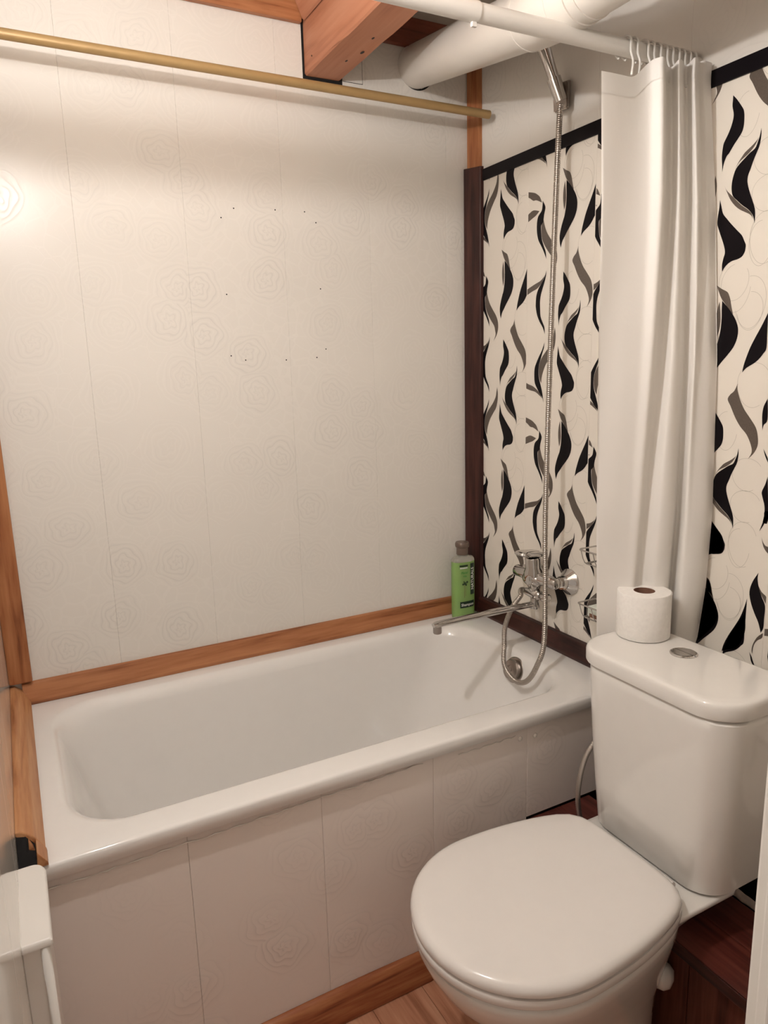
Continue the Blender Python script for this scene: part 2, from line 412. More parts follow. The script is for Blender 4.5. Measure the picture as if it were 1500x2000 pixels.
LEAF_G=[[(.136,1.876),(.148,1.868),(.161,1.861),(.166,1.854),(.17,1.844),(.173,1.832),(.178,1.815),(.168,1.826),(.157,1.839),(.148,1.85),(.141,1.864)],[(.145,1.843),(.141,1.829),(.139,1.811),(.14,1.793),(.144,1.773),(.148,1.785),(.15,1.803),(.148,1.824)],[(-.003,1.847),(.025,1.839),(.038,1.832),(.048,1.824),(.057,1.808),(.045,1.814),(.032,1.819),(.021,1.82),(.008,1.828),(-.003,1.835)],[(-.002,1.768),(-.002,1.785),(.009,1.792),(.024,1.795),(.047,1.789),(.033,1.78),(.018,1.775)],[(.061,1.781),(.065,1.761),(.076,1.734),(.093,1.712),(.109,1.694),(.119,1.676),(.121,1.657),(.117,1.642),(.109,1.63),(.098,1.619),(.108,1.636),(.106,1.649),(.101,1.663),(.087,1.678),(.071,1.697),(.06,1.715),(.056,1.736),(.057,1.759)],[(-.003,1.575),(-.004,1.588),(.004,1.593),(.032,1.602),(.054,1.608),(.066,1.615),(.074,1.622),(.062,1.604),(.043,1.59),(.022,1.584),(.002,1.577)],[(.2,1.677),(.2,1.665),(.207,1.646),(.218,1.626),(.233,1.608),(.247,1.59),(.253,1.572),(.254,1.554),(.247,1.538),(.235,1.525),(.242,1.539),(.239,1.554),(.228,1.574),(.212,1.59),(.199,1.608),(.187,1.63),(.179,1.644),(.184,1.654),(.193,1.662)],[(.209,2.143),(.206,2.137),(.196,2.129),(.181,2.12),(.175,2.114),(.169,2.107),(.165,2.101),(.161,2.093),(.167,2.102),(.173,2.107),(.184,2.113),(.194,2.12),(.201,2.127),(.206,2.135)],[(.139,2.068),(.145,2.058),(.158,2.045),(.17,2.033),(.182,2.022),(.194,2.013),(.204,2.003),(.208,1.992),(.204,1.999),(.198,2.004),(.189,2.009),(.177,2.016),(.166,2.025),(.155,2.038),(.146,2.054)],[(.117,2.092),(.121,2.072),(.119,2.049),(.112,2.029),(.099,2.014),(.083,1.995),(.073,1.977),(.067,1.96),(.065,1.944),(.058,1.955),(.054,1.972),(.055,1.991),(.062,2.008),(.075,2.023),(.094,2.041),(.109,2.061),(.114,2.079)],[(-.006,1.337),(.012,1.33),(.027,1.326),(.045,1.317),(.061,1.305),(.07,1.292),(.055,1.302),(.039,1.31),(.016,1.314),(-.006,1.322)]]
LEAF_XK=[[(.268,1.648),(.261,1.633),(.259,1.618),(.26,1.601),(.262,1.585),(.264,1.596),(.271,1.607)],[(.267,1.549),(.272,1.535),(.279,1.522),(.278,1.53),(.272,1.541)],[(.281,1.494),(.277,1.478),(.271,1.462),(.273,1.452),(.279,1.434),(.28,1.416),(.278,1.401),(.289,1.406)],[(.28,1.422),(.28,1.409),(.277,1.396),(.272,1.38),(.278,1.39),(.284,1.402),(.289,1.407),(.288,1.423)],[(.278,1.294),(.277,1.28),(.282,1.26),(.29,1.243),(.298,1.227),(.298,1.199),(.298,1.18),(.293,1.168),(.286,1.188),(.276,1.205),(.266,1.226),(.261,1.248),(.266,1.271)],[(.257,1.233),(.257,1.215),(.257,1.186),(.258,1.162),(.253,1.141),(.245,1.123),(.233,1.111),(.222,1.107),(.206,1.097),(.21,1.115),(.22,1.139),(.233,1.164),(.244,1.187),(.252,1.212)],[(.271,1.118),(.277,1.11),(.282,1.099),(.294,1.078),(.278,1.097),(.274,1.109)],[(.161,1.375),(.174,1.365),(.187,1.352),(.192,1.338),(.192,1.326),(.187,1.316),(.176,1.311),(.163,1.309),(.149,1.313),(.146,1.348)],[(.157,1.229),(.168,1.217),(.18,1.203),(.188,1.187),(.189,1.168),(.183,1.15),(.168,1.129),(.155,1.114),(.144,1.101),(.139,1.168),(.149,1.207)]]
LEAF_XG=[[(.278,1.369),(.282,1.36),(.288,1.353),(.294,1.351),(.295,1.338),(.289,1.343),(.283,1.352)],[(.28,1.266),(.288,1.255),(.299,1.247),(.299,1.232),(.292,1.242),(.284,1.254)],[(.298,1.169),(.297,1.158),(.288,1.15),(.282,1.141),(.279,1.13),(.278,1.116),(.276,1.124),(.278,1.138),(.286,1.156)],[(.159,1.25),(.166,1.243),(.171,1.225),(.177,1.209),(.168,1.219),(.157,1.229)]]
LEAF_C=[[0.2355,1.492,0.0345,0.034],[0.2365,1.4255,0.0345,0.0335],[0.1805,1.5785,0.0255,0.0405],[0.235,1.6735,0.036,0.0445],[0.2365,1.3445,0.0325,0.0485],[0.1745,1.269,0.0335,0.037],[0.2145,1.2255,0.0335,0.0505],[0.1795,1.866,0.0335,0.047],[0.2285,1.945,0.0255,0.042],[0.215,1.819,0.028,0.037]]
PER = 0.610
phase = [(-.014, .161), (-.269, 0.0), (-.483, .027), (-.745, .339), (-1.02, .15), (-1.28, .40), (-1.54, .22)]
ZB, ZT = 0.40, 1.925
for i, (a, b) in enumerate(zip(ys[:-1], ys[1:])):
    a -= 0.0004; b += 0.0004
    p = obj('printed_panel', box(B(), 0.0, 0.008, b - .0003, a + .0003, ZB, ZT, bev=0.0002, seg=1), 'print', wr)
    y0, dz = phase[i]
    for nm, mat, tiles, extra, lift in (('black_leaf', 'leafk', LEAF_K, LEAF_XK, 0.0004), ('grey_leaf', 'leafg', LEAF_G, LEAF_XG, 0.0003)):
        bm = B(); work = [(s_, k) for s_ in tiles for k in range(-3, 3)]
        if i == 3: work += [(s_, 0) for s_ in extra]
        for sh_, k in work:
            pts = smooth_leaf(sh_)
            yz = clip_poly([(-(s + (-y0)), t - dz + k * PER) for s, t in pts], b + 0.0008, a - 0.0008, ZB + 0.002, ZT)
            if len(yz) < 3: continue
            ok = []
            for q in yz:
                if not ok or (abs(q[0] - ok[-1][0]) + abs(q[1] - ok[-1][1])) > 1e-5: ok.append(q)
            if len(ok) < 3: continue
            vs = [bm.verts.new((-lift, q[0], q[1])) for q in ok]
            for tri in tessellate_polygon([[Vector((q[0], q[1], 0)) for q in ok]]):
                try: bm.faces.new([vs[t] for t in tri])
                except ValueError: pass
        o = obj(nm, bm, mat, p); o['kind'] = 'stuff'
    # thin looping outlines
    bm = B(); cc = [(c, k) for c in LEAF_C for k in range(-3, 3)]
    for (cs, ct, rx, rz), k in cc:
        ring = []
        for q in range(48):
            th = 2 * PI * q / 48
            ring.append((cs + rx * math.cos(th) * (1 + .10 * math.sin(th)), ct + rz * math.sin(th)))
        for q in range(48):
            if (q + int(cs * 1000)) % 48 > 34: continue
            p0, p1 = ring[q], ring[(q + 1) % 48]
            d = Vector((p1[0] - p0[0], p1[1] - p0[1])); nn = Vector((-d.y, d.x)).normalized() * 0.00035
            quad = [(p0[0] + nn.x, p0[1] + nn.y), (p1[0] + nn.x, p1[1] + nn.y), (p1[0] - nn.x, p1[1] - nn.y), (p0[0] - nn.x, p0[1] - nn.y)]
            yz = clip_poly([(-(s - y0), t - dz + k * PER) for s, t in quad], b + 0.0008, a - 0.0008, ZB + 0.002, ZT)
            if len(yz) == 4: bm.faces.new([bm.verts.new((-0.0002, u, v)) for u, v in yz])
    o = obj('line_print', bm, 'line', p); o['kind'] = 'stuff'

# ---- left wall: very glossy plain cladding
wl = obj('wall_left', box(B(), -1.46, -1.4105, -1.75, 0.06, 0, CEIL), 'dull')
tag(wl, 'glossy white panel wall at the left edge of the bath', 'wall', kind='structure')
for a, b in ((-.26, .0), (-.52, -.26), (-.78, -.52), (-1.04, -.78), (-1.30, -1.04), (-1.75, -1.30)):
    obj('panel', box(B(), -1.410, -1.402, a + .0003, b - .0003, 0.0, CEIL, bev=0.0005, seg=1), 'gloss', wl)

# ---- ceiling, floor, front wall with the doorway the camera looks through
ce = obj('ceiling', box(B(), -1.46, 0.06, -1.80, 0.06, CEIL, CEIL + 0.04), 'ceil')
tag(ce, 'pale board ceiling', 'ceiling', kind='structure')
fl = obj('floor', box(B(), -1.46, 0.06, -2.6, 0.06, -0.05, -0.0085), 'dull')
tag(fl, 'light brown laminate floor in front of the bath', 'floor', kind='structure')
xs = [-1.402 + 0.1012 * 0 - 0.0]
px = -1.40; j = 0
while px < -0.31:
    nx = min(px + 0.1262, -0.302); yy = -0.66; off = [0.32, 0.75, 0.12, 0.55, 0.9][j % 5]
    cuts = [-0.66, -0.66 - off, -0.66 - off - 0.8, -2.55]
    cuts = [c for c in cuts if c > -2.56]
    for c0, c1 in zip(cuts[:-1], cuts[1:]):
        obj('plank', box(B(), px + .0004, nx - .0004, c1 + .0004, c0 - .0004, -0.008, 0.0, bev=0.0006, seg=1), 'lam', fl)
    px = nx; j += 1
wf = obj('wall_front', box(box(B(), -0.80, 0.06, -1.76, -1.66, 0, CEIL), -1.46, -0.80, -1.76, -1.66, 2.08, CEIL), 'ceil')
tag(wf, 'front wall beside the doorway', 'wall', kind='structure')
dr = thing('door_1', 'white painted door frame at the right edge', 'door frame', (-.84, -1.68, 0), kind='structure')
obj('jamb', box(B(), -.8635, -.790, -1.790, -1.6290, 0, 2.08, bev=0.0025), 'door', dr)
obj('casing', box(B(), -.855, -.740, -1.628, -1.616, 0, 2.08, bev=0.003), 'door', dr)
obj('bead', tube(B(), [(-.8632, -1.6400, 0.0), (-.8632, -1.6400, 2.07)], 0.0022, 10), 'door', dr)

# ---- wooden trims
def trim(name, bm, mat, label):
    return tag(obj(name, bm, mat), label, 'trim', kind='structure')
trim('trim_1', prism(B(), [(0.0, .581), (-.021, .581), (-.0225, .590), (-.010, .634), (0.0, .637)], -1.3745, -.024, 'X', bev=.0012), 'pinex', 'orange pine strip along the back edge of the bathtub')
trim('trim_2', prism(B(), [(-.0, .581), (-.021, .581), (-.0225, .590), (-.012, .634), (0, .637)], -.95, -.052, 'Y', bev=.0012), 'darky', 'dark brown strip along the tap end of the bathtub')
trim('trim_3', prism(B(), [(-.030, -.0003), (-.036, -.010), (-.010, -.058), (-.0005, -.062), (-.0003, -.0003)], .583, 1.962, 'Z', bev=.0012), 'darkz', 'dark brown vertical strip in the corner behind the shampoo')
trim('trim_4', prism(B(), [(-.016, -.0003), (-.022, -.008), (-.010, -.050), (-.0005, -.054), (-.0003, -.0003)], 1.963, CEIL, 'Z', bev=.001), 'pinez', 'orange wooden strip in the upper corner above the dark strip')
trim('trim_5', box(B(), -.0045, 0.0, -1.70, -.058, 1.921, 1.953, bev=.0008), 'leafk', 'black strip across the right wall above the leaf print')
trim('trim_6', box(B(), -1.4021, -1.349, -.022, -.0003, .642, CEIL, bev=.004), 'pinez', 'orange pine vertical strip in the left corner of the bath')
lt = trim('trim_7', prism(B(), [(-1.4022, .583), (-1.362, .583), (-1.358, .590), (-1.374, .618), (-1.392, .634), (-1.4022, .634)], -.664, -.0005, 'Y', bev=.0025), 'piney', 'pale pine strip along the left end of the bathtub with a broken end')
# broken end: splintered tongue left beside a dark hole
obj('splinter', prism(B(), [(-1.3740, .583), (-1.3565, .583), (-1.3575, .590), (-1.3720, .612)], -.704, -.662, 'Y', bev=.001), 'piney', lt)
obj('splinter', prism(B(), [(-1.3850, .583), (-1.3735, .583), (-1.3745, .600), (-1.3830, .618)], -.676, -.662, 'Y', bev=.001), 'piney', lt)
bm = B(); loft(bm, [[(-1.4015, -.663, .584), (-1.374, -.663, .584), (-1.374, -.663, .606), (-1.387, -.663, .624), (-1.4015, -.663, .628)],
                   [(-1.4015, -.678, .584), (-1.374, -.692, .584), (-1.374, -.692, .590), (-1.388, -.680, .603), (-1.4015, -.674, .606)],
                   [(-1.4015, -.692, .5835), (-1.374, -.700, .5835), (-1.374, -.700, .5845), (-1.39, -.694, .5855), (-1.4015, -.692, .586)]])
obj('broken_hole', bm, 'black', lt)
trim('trim_8', box(B(), -1.402, -.538, -.018, 0.0, 2.266, CEIL, bev=.003), 'pinex', 'orange wooden board along the top of the back wall left of the beam')
trim('trim_9', box(B(), -.424, -.050, -.018, -.0004, 2.262, CEIL, bev=.003), 'redx', 'reddish wooden board along the top of the back wall right of the beam')
cv = trim('trim_10', prism(B(), [(-.5325, 2.268), (-.5325, CEIL), (-.566, CEIL), (-.560, 2.318), (-.540, 2.272)], -1.64, -.02, 'Y', bev=.002), 'beam', 'pale wooden cove strip along the top left of the ceiling beam')

# ---- ceiling beam
bm = B()
rng = random.Random(3); rings = []
for q in range(33):
    y = -.002 - 1.638 * q / 32
    jx = lambda: rng.uniform(-.0014, .0014)
    rings.append([(-.530 + jx(), y, 2.151 + jx()), (-.526, y, 2.147 + jx()), (-.434, y, 2.147 + jx()), (-.430 + jx(), y, 2.151 + jx()), (-.430, y, CEIL - .001), (-.530, y, CEIL - .001)])
loft(bm, rings)
beam = tag(obj('ceiling_beam', bm, 'beam'), 'rough orange wooden ceiling beam running towards the viewer above the bath', 'beam', kind='structure')
obj('nail', lathe(B(), [(.0022, 0), (.0018, .0008), (0, .001)], (-.5316, -.055, 2.175), (-1, 0, 0), 8), 'black', beam)
for ky, kx, ks in ((-.13, -.470, .0028), (-.19, -.455, .0042), (-.27, -.466, .0028)):
    bm = B(); lathe(bm, [(ks, 0), (ks * .7, .0004), (0, .0005)], (kx, ky, 2.1462), (0, 0, -1), 10)
    for v in bm.verts: v.co.y = ky + (v.co.y - ky) * 2.2
    obj('knot', bm, 'dull', beam)

# ================================================================== BATHTUB
tub = thing('bathtub', 'long white enamelled bathtub along the back wall', 'bathtub', (-.70, -.35, 0))
bm = B(); rings = []
for (ix, z) in ((.004, .548), (0, .551), (0, .5745), (.0015, .5785), (.005, .5806), (.010, .581)):
    rings.append(rrect(-1.400 + ix, -.002 - ix, -.702 + ix, -.002 - ix, .022, z))
inn = [(0, .5808), (.006, .5795), (.013, .576), (.020, .568), (.027, .553)]
for d, z in inn:
    rings.append(rrect(-1.328 + d, -.100 - d, -.636 + d, -.058 - d, (.12, .12, .12, .12), z))
TB = [(-1.301, -.127, -.609, -.085, .122, .553), (-1.288, -.136, -.603, -.091, .128, .52), (-1.262, -.165, -.590, -.104, .132, .44), (-1.228, -.215, -.575, -.120, .134, .35),
      (-1.188, -.275, -.556, -.138, .134, .27), (-1.148, -.335, -.532, -.162, .130, .225), (-1.08, -.41, -.49, -.205, .110, .203), (-.92, -.55, -.42, -.280, .06, .198)]
A_ = catmull([t[:3] for t in TB], 4); B_ = catmull([t[3:] for t in TB], 4)
for a, b in list(zip(A_, B_))[1:]:
    rings.append(rrect(a[0], a[1], a[2], b[0], b[1], b[2]))
loft(bm, rings, cap0=False)
obj('basin', bm, 'enamel', tub, smooth=True, angle=85)
# overflow knob on the tap-end wall of the basin
OV = (-.131, -.396, .533)
of = obj('overflow', lathe(B(), [(.036, 0), (.037, .003), (.034, .006), (.026, .006), (.026, .009)], OV, (-1, -.10, .35), 36), 'steel', tub, angle=35)
obj('overflow_knob', lathe(B(), [(.022, .008), (.028, .010), (.029, .018), (.026, .0215), (.012, .0215), (.011, .019), (.006, .019), (.005, .0215), (0, .0215)], OV, (-1, -.10, .35), 36), 'steel', tub, angle=35)
obj('drain', lathe(B(), [(.034, 0), (.034, .003), (.026, .003), (.022, 0), (0, 0)], (-.45, -.35, .2005), (0, 0, 1), 28), 'chrome', tub, angle=35)

# ---- cladding below the tub
ap = thing('bath_apron', 'pinkish white rose patterned panels covering the front of the bathtub', 'bath panel', (-.70, -.685, 0))
ax_ = [-1.401, -1.125, -.854, -.586, -.3225, -.006]
for i, (a, b) in enumerate(zip(ax_[:-1], ax_[1:])):
    obj('panel', box(B(), a + .0002, b - .0002, -.688, -.680, (.304 if i == 4 else .004), .5475, bev=.0010, seg=1), 'apron', ap)
for sx, sz in ((-.345, .520), (-.300, .516)):
    obj('screw', lathe(B(), [(.0062, 0), (.0062, .0015), (.0045, .0035), (0, .0042)], (sx, -.688, sz), (0, -1, 0), 16), 'film', ap, smooth=True)
rng = random.Random(5); pth = []
for q in range(60):
    x = -1.37 + q * .0128
    pth.append((x, -.6915 + rng.uniform(-.001, .001), .5395 - .012 * (1 - q / 60) + rng.uniform(-.0016, .0016)))
obj('torn_film', tube(B(), pth, lambda i: .0011 + .0007 * math.sin(i * 1.7), 6), 'film', ap, smooth=True)
pth = [(-.52 + q * .0115, -.6895 + rng.uniform(-.0006, .0003), .530 + .0022 * math.sin(q * 2.3) + rng.uniform(-.0012, .0012)) for q in range(15)]
obj('torn_film', tube(B(), pth, lambda i: .0010 + .0004 * math.sin(i * 2.1), 6), 'film', ap, smooth=True)
# bottom skirting, slightly bowed
bm = B(); rings = []
for q in range(41):
    x = -1.40 + q * (1.40 - .316) / 40
    bow = .006 * math.sin(PI * min(1, max(0, (x + 1.1) / .6)))
    rings.append([(x, -.6885, .002), (x, -.716 - bow * .4, .002), (x, -.716 - bow * .4, .016), (x, -.706 - bow * .4, .040 + bow), (x, -.701, .058 + bow), (x, -.694, .063 + bow), (x, -.6885, .063 + bow)])
loft(bm, rings)
tag(obj('baseboard_front', bm, 'skirt', angle=40), 'glossy brown wooden skirting board at the foot of the bath panels', 'skirting', kind='structure')

# ================================================================== STEP UNDER / BEHIND THE TOILET
st = thing('wooden_step', 'dark red wooden box step along the right wall behind the toilet', 'step', (-.22, -1.1, 0))
obj('plank', box(B(), -.315, -.218, -1.60, -.690, .284, .300, bev=.0012), 'stepy', st)
obj('plank', box(B(), -.2165, -.122, -1.60, -.690, .284, .300, bev=.0012), 'stepy', st)
obj('edge_shadow_strip', box(B(), -.3185, -.3155, -1.60, -.690, .274, .2985, bev=.0008), 'darky', st)  # plank edge, with the overhang shadow below it put into the dark colour
yy = -.690
for q in range(6):
    obj('board', box(B(), -.290, -.280, yy - .149, yy - .0008, .002, .2835, bev=.001), 'stepz', st)
    yy -= .15
rng = random.Random(9)
pth = [(-.110 + rng.uniform(-.0008, .0008), -.80 - .8 * q / 60, .304 + rng.uniform(-.001, .001)) for q in range(61)]
tag(obj('foam_strip', tube(B(), pth, lambda i: .0082 + rng.uniform(-.0006, .0006), 12), 'foam', smooth=True), 'rough pale foam strip lying along the back edge of the wooden step', 'foam strip')
bd = obj('unlit_gap_board', box(B(), -.008, -.001, -1.62, -.71, .0, .398), 'black')  # dark wall board, blackened so its colour holds the shade of the gap
tag(bd, 'unlit black gap in the wall below the leaf print behind the toilet', 'wall gap', kind='structure')

# ================================================================== TOILET
CY = -1.012
def oval(xf, b, z, ab=.41, xc=-.600, xcut=-.315, n=72, hard=12):
    a_f = xc - xf; out = []
    for q in range(n):
        th = 2 * PI * q / n; c, s = math.cos(th), math.sin(th)
        a = ab if c > 0 else a_f
        re = 1 / math.sqrt((c / a) ** 2 + (s / b) ** 2)
        if c > 0.02:
            rl = (xcut - xc) / c; r = (re ** -hard + rl ** -hard) ** (-1 / hard)
        else: r = re
        out.append(Vector((xc + r * c, CY + r * s, z)))
    return out
wc = thing('toilet', 'white close-coupled ceramic toilet with closed lid', 'toilet', (-.5, CY, 0))
bm = B()
loft(bm, [oval(-.605, .122, 0.0, .20, -.47, -.306), oval(-.607, .124, .01, .20, -.47, -.306), oval(-.605, .118, .05, .20, -.47, -.306), oval(-.622, .116, .12, .22, -.48, -.306),
          oval(-.668, .126, .18, .25, -.50, -.306), oval(-.722, .146, .245, .31, -.53, -.306), oval(-.765, .168, .300, .36, -.57, -.306), oval(-.787, .182, .340, .39, -.59, -.306),
          oval(-.797, .190, .365, .40, -.60, -.308), oval(-.797, .190, .377, .40, -.60, -.310), oval(-.787, .182, .3825, .39, -.60, -.315)])
bowl = obj('bowl', bm, 'ceramic', wc, smooth=True, angle=60)
bm = B()
loft(bm, [rrect(-.50, -.308, CY - .085, CY + .085, .03, .24), rrect(-.50, -.262, CY - .098, CY + .098, .03, .304), rrect(-.47, -.215, CY - .124, CY + .124, .03, .352), rrect(-.44, -.198, CY - .143, CY + .143, .022, .374),
          rrect(-.435, -.191, CY - .1515, CY + .1515, .018, .3815), rrect(-.435, -.190, CY - .152, CY + .152, .018, .3890), rrect(-.437, -.193, CY - .149, CY + .149, .018, .392)])
obj('tank_shelf', bm, 'ceramic', wc, smooth=True, angle=50)
bm = B()
loft(bm, [oval(-.792, .184, .3845), oval(-.800, .193, .3855), oval(-.803, .1955, .389), oval(-.803, .1955, .400), oval(-.801, .1945, .4040), oval(-.794, .187, .4052), oval(-.786, .179, .4054)])
obj('seat', bm, 'seat', wc, smooth=True, angle=60)
bm = B()
loft(bm, [oval(-.786, .179, .4078, xcut=-.330), oval(-.796, .189, .4084, xcut=-.326), oval(-.8035, .196, .4110, xcut=-.322), oval(-.8045, .1968, .4165, xcut=-.321), oval(-.8035, .196, .4225, xcut=-.322), oval(-.800, .193, .4275, xcut=-.325), oval(-.793, .187, .4312, xcut=-.330), oval(-.783, .178, .4328, xcut=-.338), oval(-.74, .14, .4335, xcut=-.37), oval(-.68, .08, .4337, xcut=-.45)])
obj('lid', bm, 'seat', wc, smooth=True, angle=60)
for sy in (-.078, .078):
    obj('hinge', tube(B(), [(-.312, CY + sy - .018, .4025), (-.312, CY + sy + .018, .4025)], .0095, 16), 'seat', wc, angle=40)
tk = B(); T = []
for z, f in ((.3945, 0), (.3990, .004), (.50, .0085), (.62, .013), (.74, .016), (.758, .016), (.7645, .012)):
    T.append(rrect(-.284 - f * 1.2, -.098, CY - .150 - f * 1.9, CY + .152 + f * 1.9, (.03, .062, .062, .03), z))
loft(tk, T)
obj('tank', tk, 'ceramic', wc, smooth=True, angle=50)
bm = B(); T = []
for z, f in ((.7662, .004), (.7672, .0008), (.770, 0), (.789, 0), (.7955, .0012), (.7988, .0038), (.8001, .0085), (.8003, .020)):
    T.append(rrect(-.310 + f, -.094 - f * .3, CY - .184 + f, CY + .198 - f, (.03, .075, .075, .03), z))
loft(bm, T)
obj('tank_lid', bm, 'ceramic', wc, smooth=True, angle=50)
fb = obj('flush_button', lathe(B(), [(.027, 0), (.027, .002), (.0245, .0035), (.0235, .0025), (0, .0025)], (-.165, -.985, .8003), (0, 0, 1), 40), 'chrome', wc, angle=30)
for s in (-1, 1):
    bm = B(); pts = []
    for q in range(17):
        th = PI * q / 16
        pts.append((.0215 * math.cos(th) * s, .0007 * s + .0205 * math.sin(th) * s - (.004 * math.sin(2 * th)) * s * 0))
    prism(bm, [(-.165 + p[1], -.985 + p[0]) for p in pts], .8022, .8046, 'Z')
    obj('button_half', bm, 'chrome', fb)
obj('foot_bolt_cap', lathe(B(), [(.026, 0), (.025, .012), (.017, .022), (0, .026)], (-.318, -1.098, .2), (.45, -1, 0), 24), 'ceramic', wc, smooth=True)

# toilet supply hose
P_ = [(-.200, -.842, .560), (-.218, -.81, .540), (-.243, -.80, .500), (-.260, -.80, .449), (-.264, -.80, .398), (-.256, -.80, .350), (-.245, -.80, .318), (-.240, -.80, .3015)]
pth = catmull(P_, 26)
tag(obj('supply_hose', tube(B(), pth, lambda i: .0060 + .0003 * math.sin(i * PI * .66), 10), 'braid', smooth=True), 'thin braided metal water hose curving down left of the toilet tank', 'hose')

# toilet roll
tr_ = thing('toilet_roll', 'white embossed toilet paper roll standing on the toilet tank', 'toilet paper', (-.153, -.866, .801))
o = (-.153, -.866, .801)
bm = B(); lathe(bm, [(.0225, .001), (.055, .001), (.0560, .003), (.0562, .05), (.0560, .098), (.0548, .100), (.0225, .100), (.0225, .001)], o, (0, 0, 1), 56)
obj('paper', bm, 'paper', tr_, angle=35)
bm = B(); lathe(bm, [(.0224, .0012), (.0224, .0995), (.0212, .0995), (.0212, .0012), (.0224, .0012)], o, (0, 0, 1), 40)
obj('core', bm, 'card', tr_, angle=35)
bm = B(); prism(bm, [(-.153 + .0567 * math.cos(math.radians(a)), -.866 + .0567 * math.sin(math.radians(a))) for a in range(-75, -20, 5)] + [(-.153 + .0558 * math.cos(math.radians(a)), -.866 + .0558 * math.sin(math.radians(a))) for a in range(-25, -80, -5)], .803, .9005, 'Z')
obj('loose_sheet', bm, 'paper', tr_)

# ================================================================== OVERHEAD PIPE AND RODS
pp = thing('vent_pipe', 'thick white plastic pipe crossing the top right corner', 'pipe', (-.25, -.4, 2.12))
A0 = Vector((-.1905, .006, 2.2195)); AD = Vector((-.0945, -.5, -.118))
obj('pipe', tube(B(), [A0 + AD * (q / 10 * 1.40) for q in range(11)], .055, 56), 'pvc', pp, smooth=True, angle=50)
obj('end_ring', tube(B(), [A0 + AD * .012, A0 + AD * .030], .0560, 56), 'pvc', pp, angle=50)
el = catmull([A0 + AD * 1.36, A0 + AD * 1.46, Vector((-.333, -.775, 2.041)), Vector((-.334, -.83, 2.040))], 8)
obj('elbow', tube(B(), el, .0580, 56), 'pvc', pp, smooth=True, angle=50)
obj('collar', tube(B(), [A0 + AD * 1.352, A0 + AD * 1.366], .0592, 56), 'pvc', pp, angle=50)
obj('collar', tube(B(), [(-.333, -.778, 2.0415), (-.333, -.786, 2.041)], .0592, 56), 'pvc', pp, angle=50)
obj('pipe', tube(B(), [(-.334, -.82, 2.040), (-.334, -1.64, 2.040)], .055, 56), 'pvc', pp, angle=50)
obj('collar', tube(B(), [(-.334, -.845, 2.040), (-.334, -.852, 2.040)], .0572, 56), 'pvc', pp, angle=50)

gr = thing('gold_rod', 'satin gold coloured rod fixed across the top of the back wall', 'rod', (-.7, -.13, 2.077))
obj('tube', tube(B(), [(-1.4015, -.13, 2.0785), (-.031, -.13, 2.0765)], .0110, 28), 'gold', gr, angle=40)
cr = thing('curtain_rod', 'white shower curtain rod crossing the room above the bath edge', 'rod', (-.7, -.80, 1.977))
obj('tube', tube(B(), [(-.56, -.80, 1.977), (-.0005, -.80, 1.978)], .0152, 28), 'rod', cr, angle=40)
obj('outer_tube', tube(B(), [(-1.4015, -.80, 1.977), (-.545, -.80, 1.977)], .0166, 28), 'rod', cr, angle=40)
obj('clip', box(B(), -.556, -.546, -.803, -.797, 1.953, 1.964, bev=.001), 'rod', cr)

# ---- shower curtain gathered at the right end
TOPP = [(0, 0), (.2, 0), (.40, .008), (.53, .050), (.565, .000), (.62, -.012), (.67, .036), (.71, .026), (.735, -.008), (.77, -.006), (.815, .036), (.85, .030), (.875, -.004), (.93, .006), (1, 0)]
BOTP = [(0, 0), (.12, .010), (.25, .022), (.33, .022), (.385, -.002), (.44, .006), (.52, .020), (.60, .022), (.645, .012), (.672, -.034), (.702, -.034), (.735, .030), (.80, .045), (.93, .030), (1, 0)]
LEFT = [(1.93, -.300, -.842), (1.70, -.2775, -.83), (1.40, -.258, -.815), (1.06, -.234, -.80), (.738, -.195, -.774)]
RIGHT = [(1.93, -.006, -.842), (1.70, -.006, -.870), (1.39, -.006, -.897), (1.06, -.006, -.910), (.89, -.006, -.905), (.77, -.006, -.892), (.738, -.010, -.885)]
def lerp_z(T, z):
    if z >= T[0][0]: return T[0][1:]
    for a, b in zip(T[:-1], T[1:]):
        if z >= b[0]:
            t = (a[0] - z) / (a[0] - b[0]); return (a[1] + (b[1] - a[1]) * t, a[2] + (b[2] - a[2]) * t)
    return T[-1][1:]
def section(h):
    g = h * h * (3 - 2 * h); P = [(a[0] + (b[0] - a[0]) * g, a[1] + (b[1] - a[1]) * g, 0) for a, b in zip(TOPP, BOTP)]
    return catmull(P, 11)
def curtain_rows(nh, h0=0.0, h1=1.0, off=0.0):
    rows = []
    for j in range(nh + 1):
        h = h0 + (h1 - h0) * j / nh
        sec = section(h); row = []
        for k, p in enumerate(sec):
            t = min(1, max(0, (p.x - .24) / .22)); zt = 1.909 + .022 * min(1, max(0, (p.x - .6) / .3)) + .034 * t * t * (3 - 2 * t) 
            z = zt + (.738 - zt) * h
            xl, yl = lerp_z(LEFT, z); xr, yr = lerp_z(RIGHT, z)
            u = (xl - yl) + ((xr - yr) - (xl - yl)) * p.x
            w_ = -(xl + yl) + (-(xr + yr) + (xl + yl)) * p.x + p.y * .95 + off
            w_ += .0025 * math.sin(9 * h + 14 * p.x) * (1 if 0 < p.x < 1 else 0)
            x, y = (u - w_) / 2, -(u + w_) / 2
            row.append(Vector((min(x, -.0035), y, z)))
        rows.append(row)
    return rows
def sheet(bm, rows):
    V = [[bm.verts.new(p) for p in r] for r in rows]
    for a, b in zip(V[:-1], V[1:]):
        for i in range(len(a) - 1): bm.faces.new((a[i], a[i + 1], b[i + 1], b[i]))
    return bm
cu = thing('shower_curtain', 'white fabric shower curtain bunched against the right wall behind the toilet', 'curtain', (-.15, -.84, .74))
cl = obj('cloth', sheet(B(), curtain_rows(70)), 'curtain', cu, smooth=True)
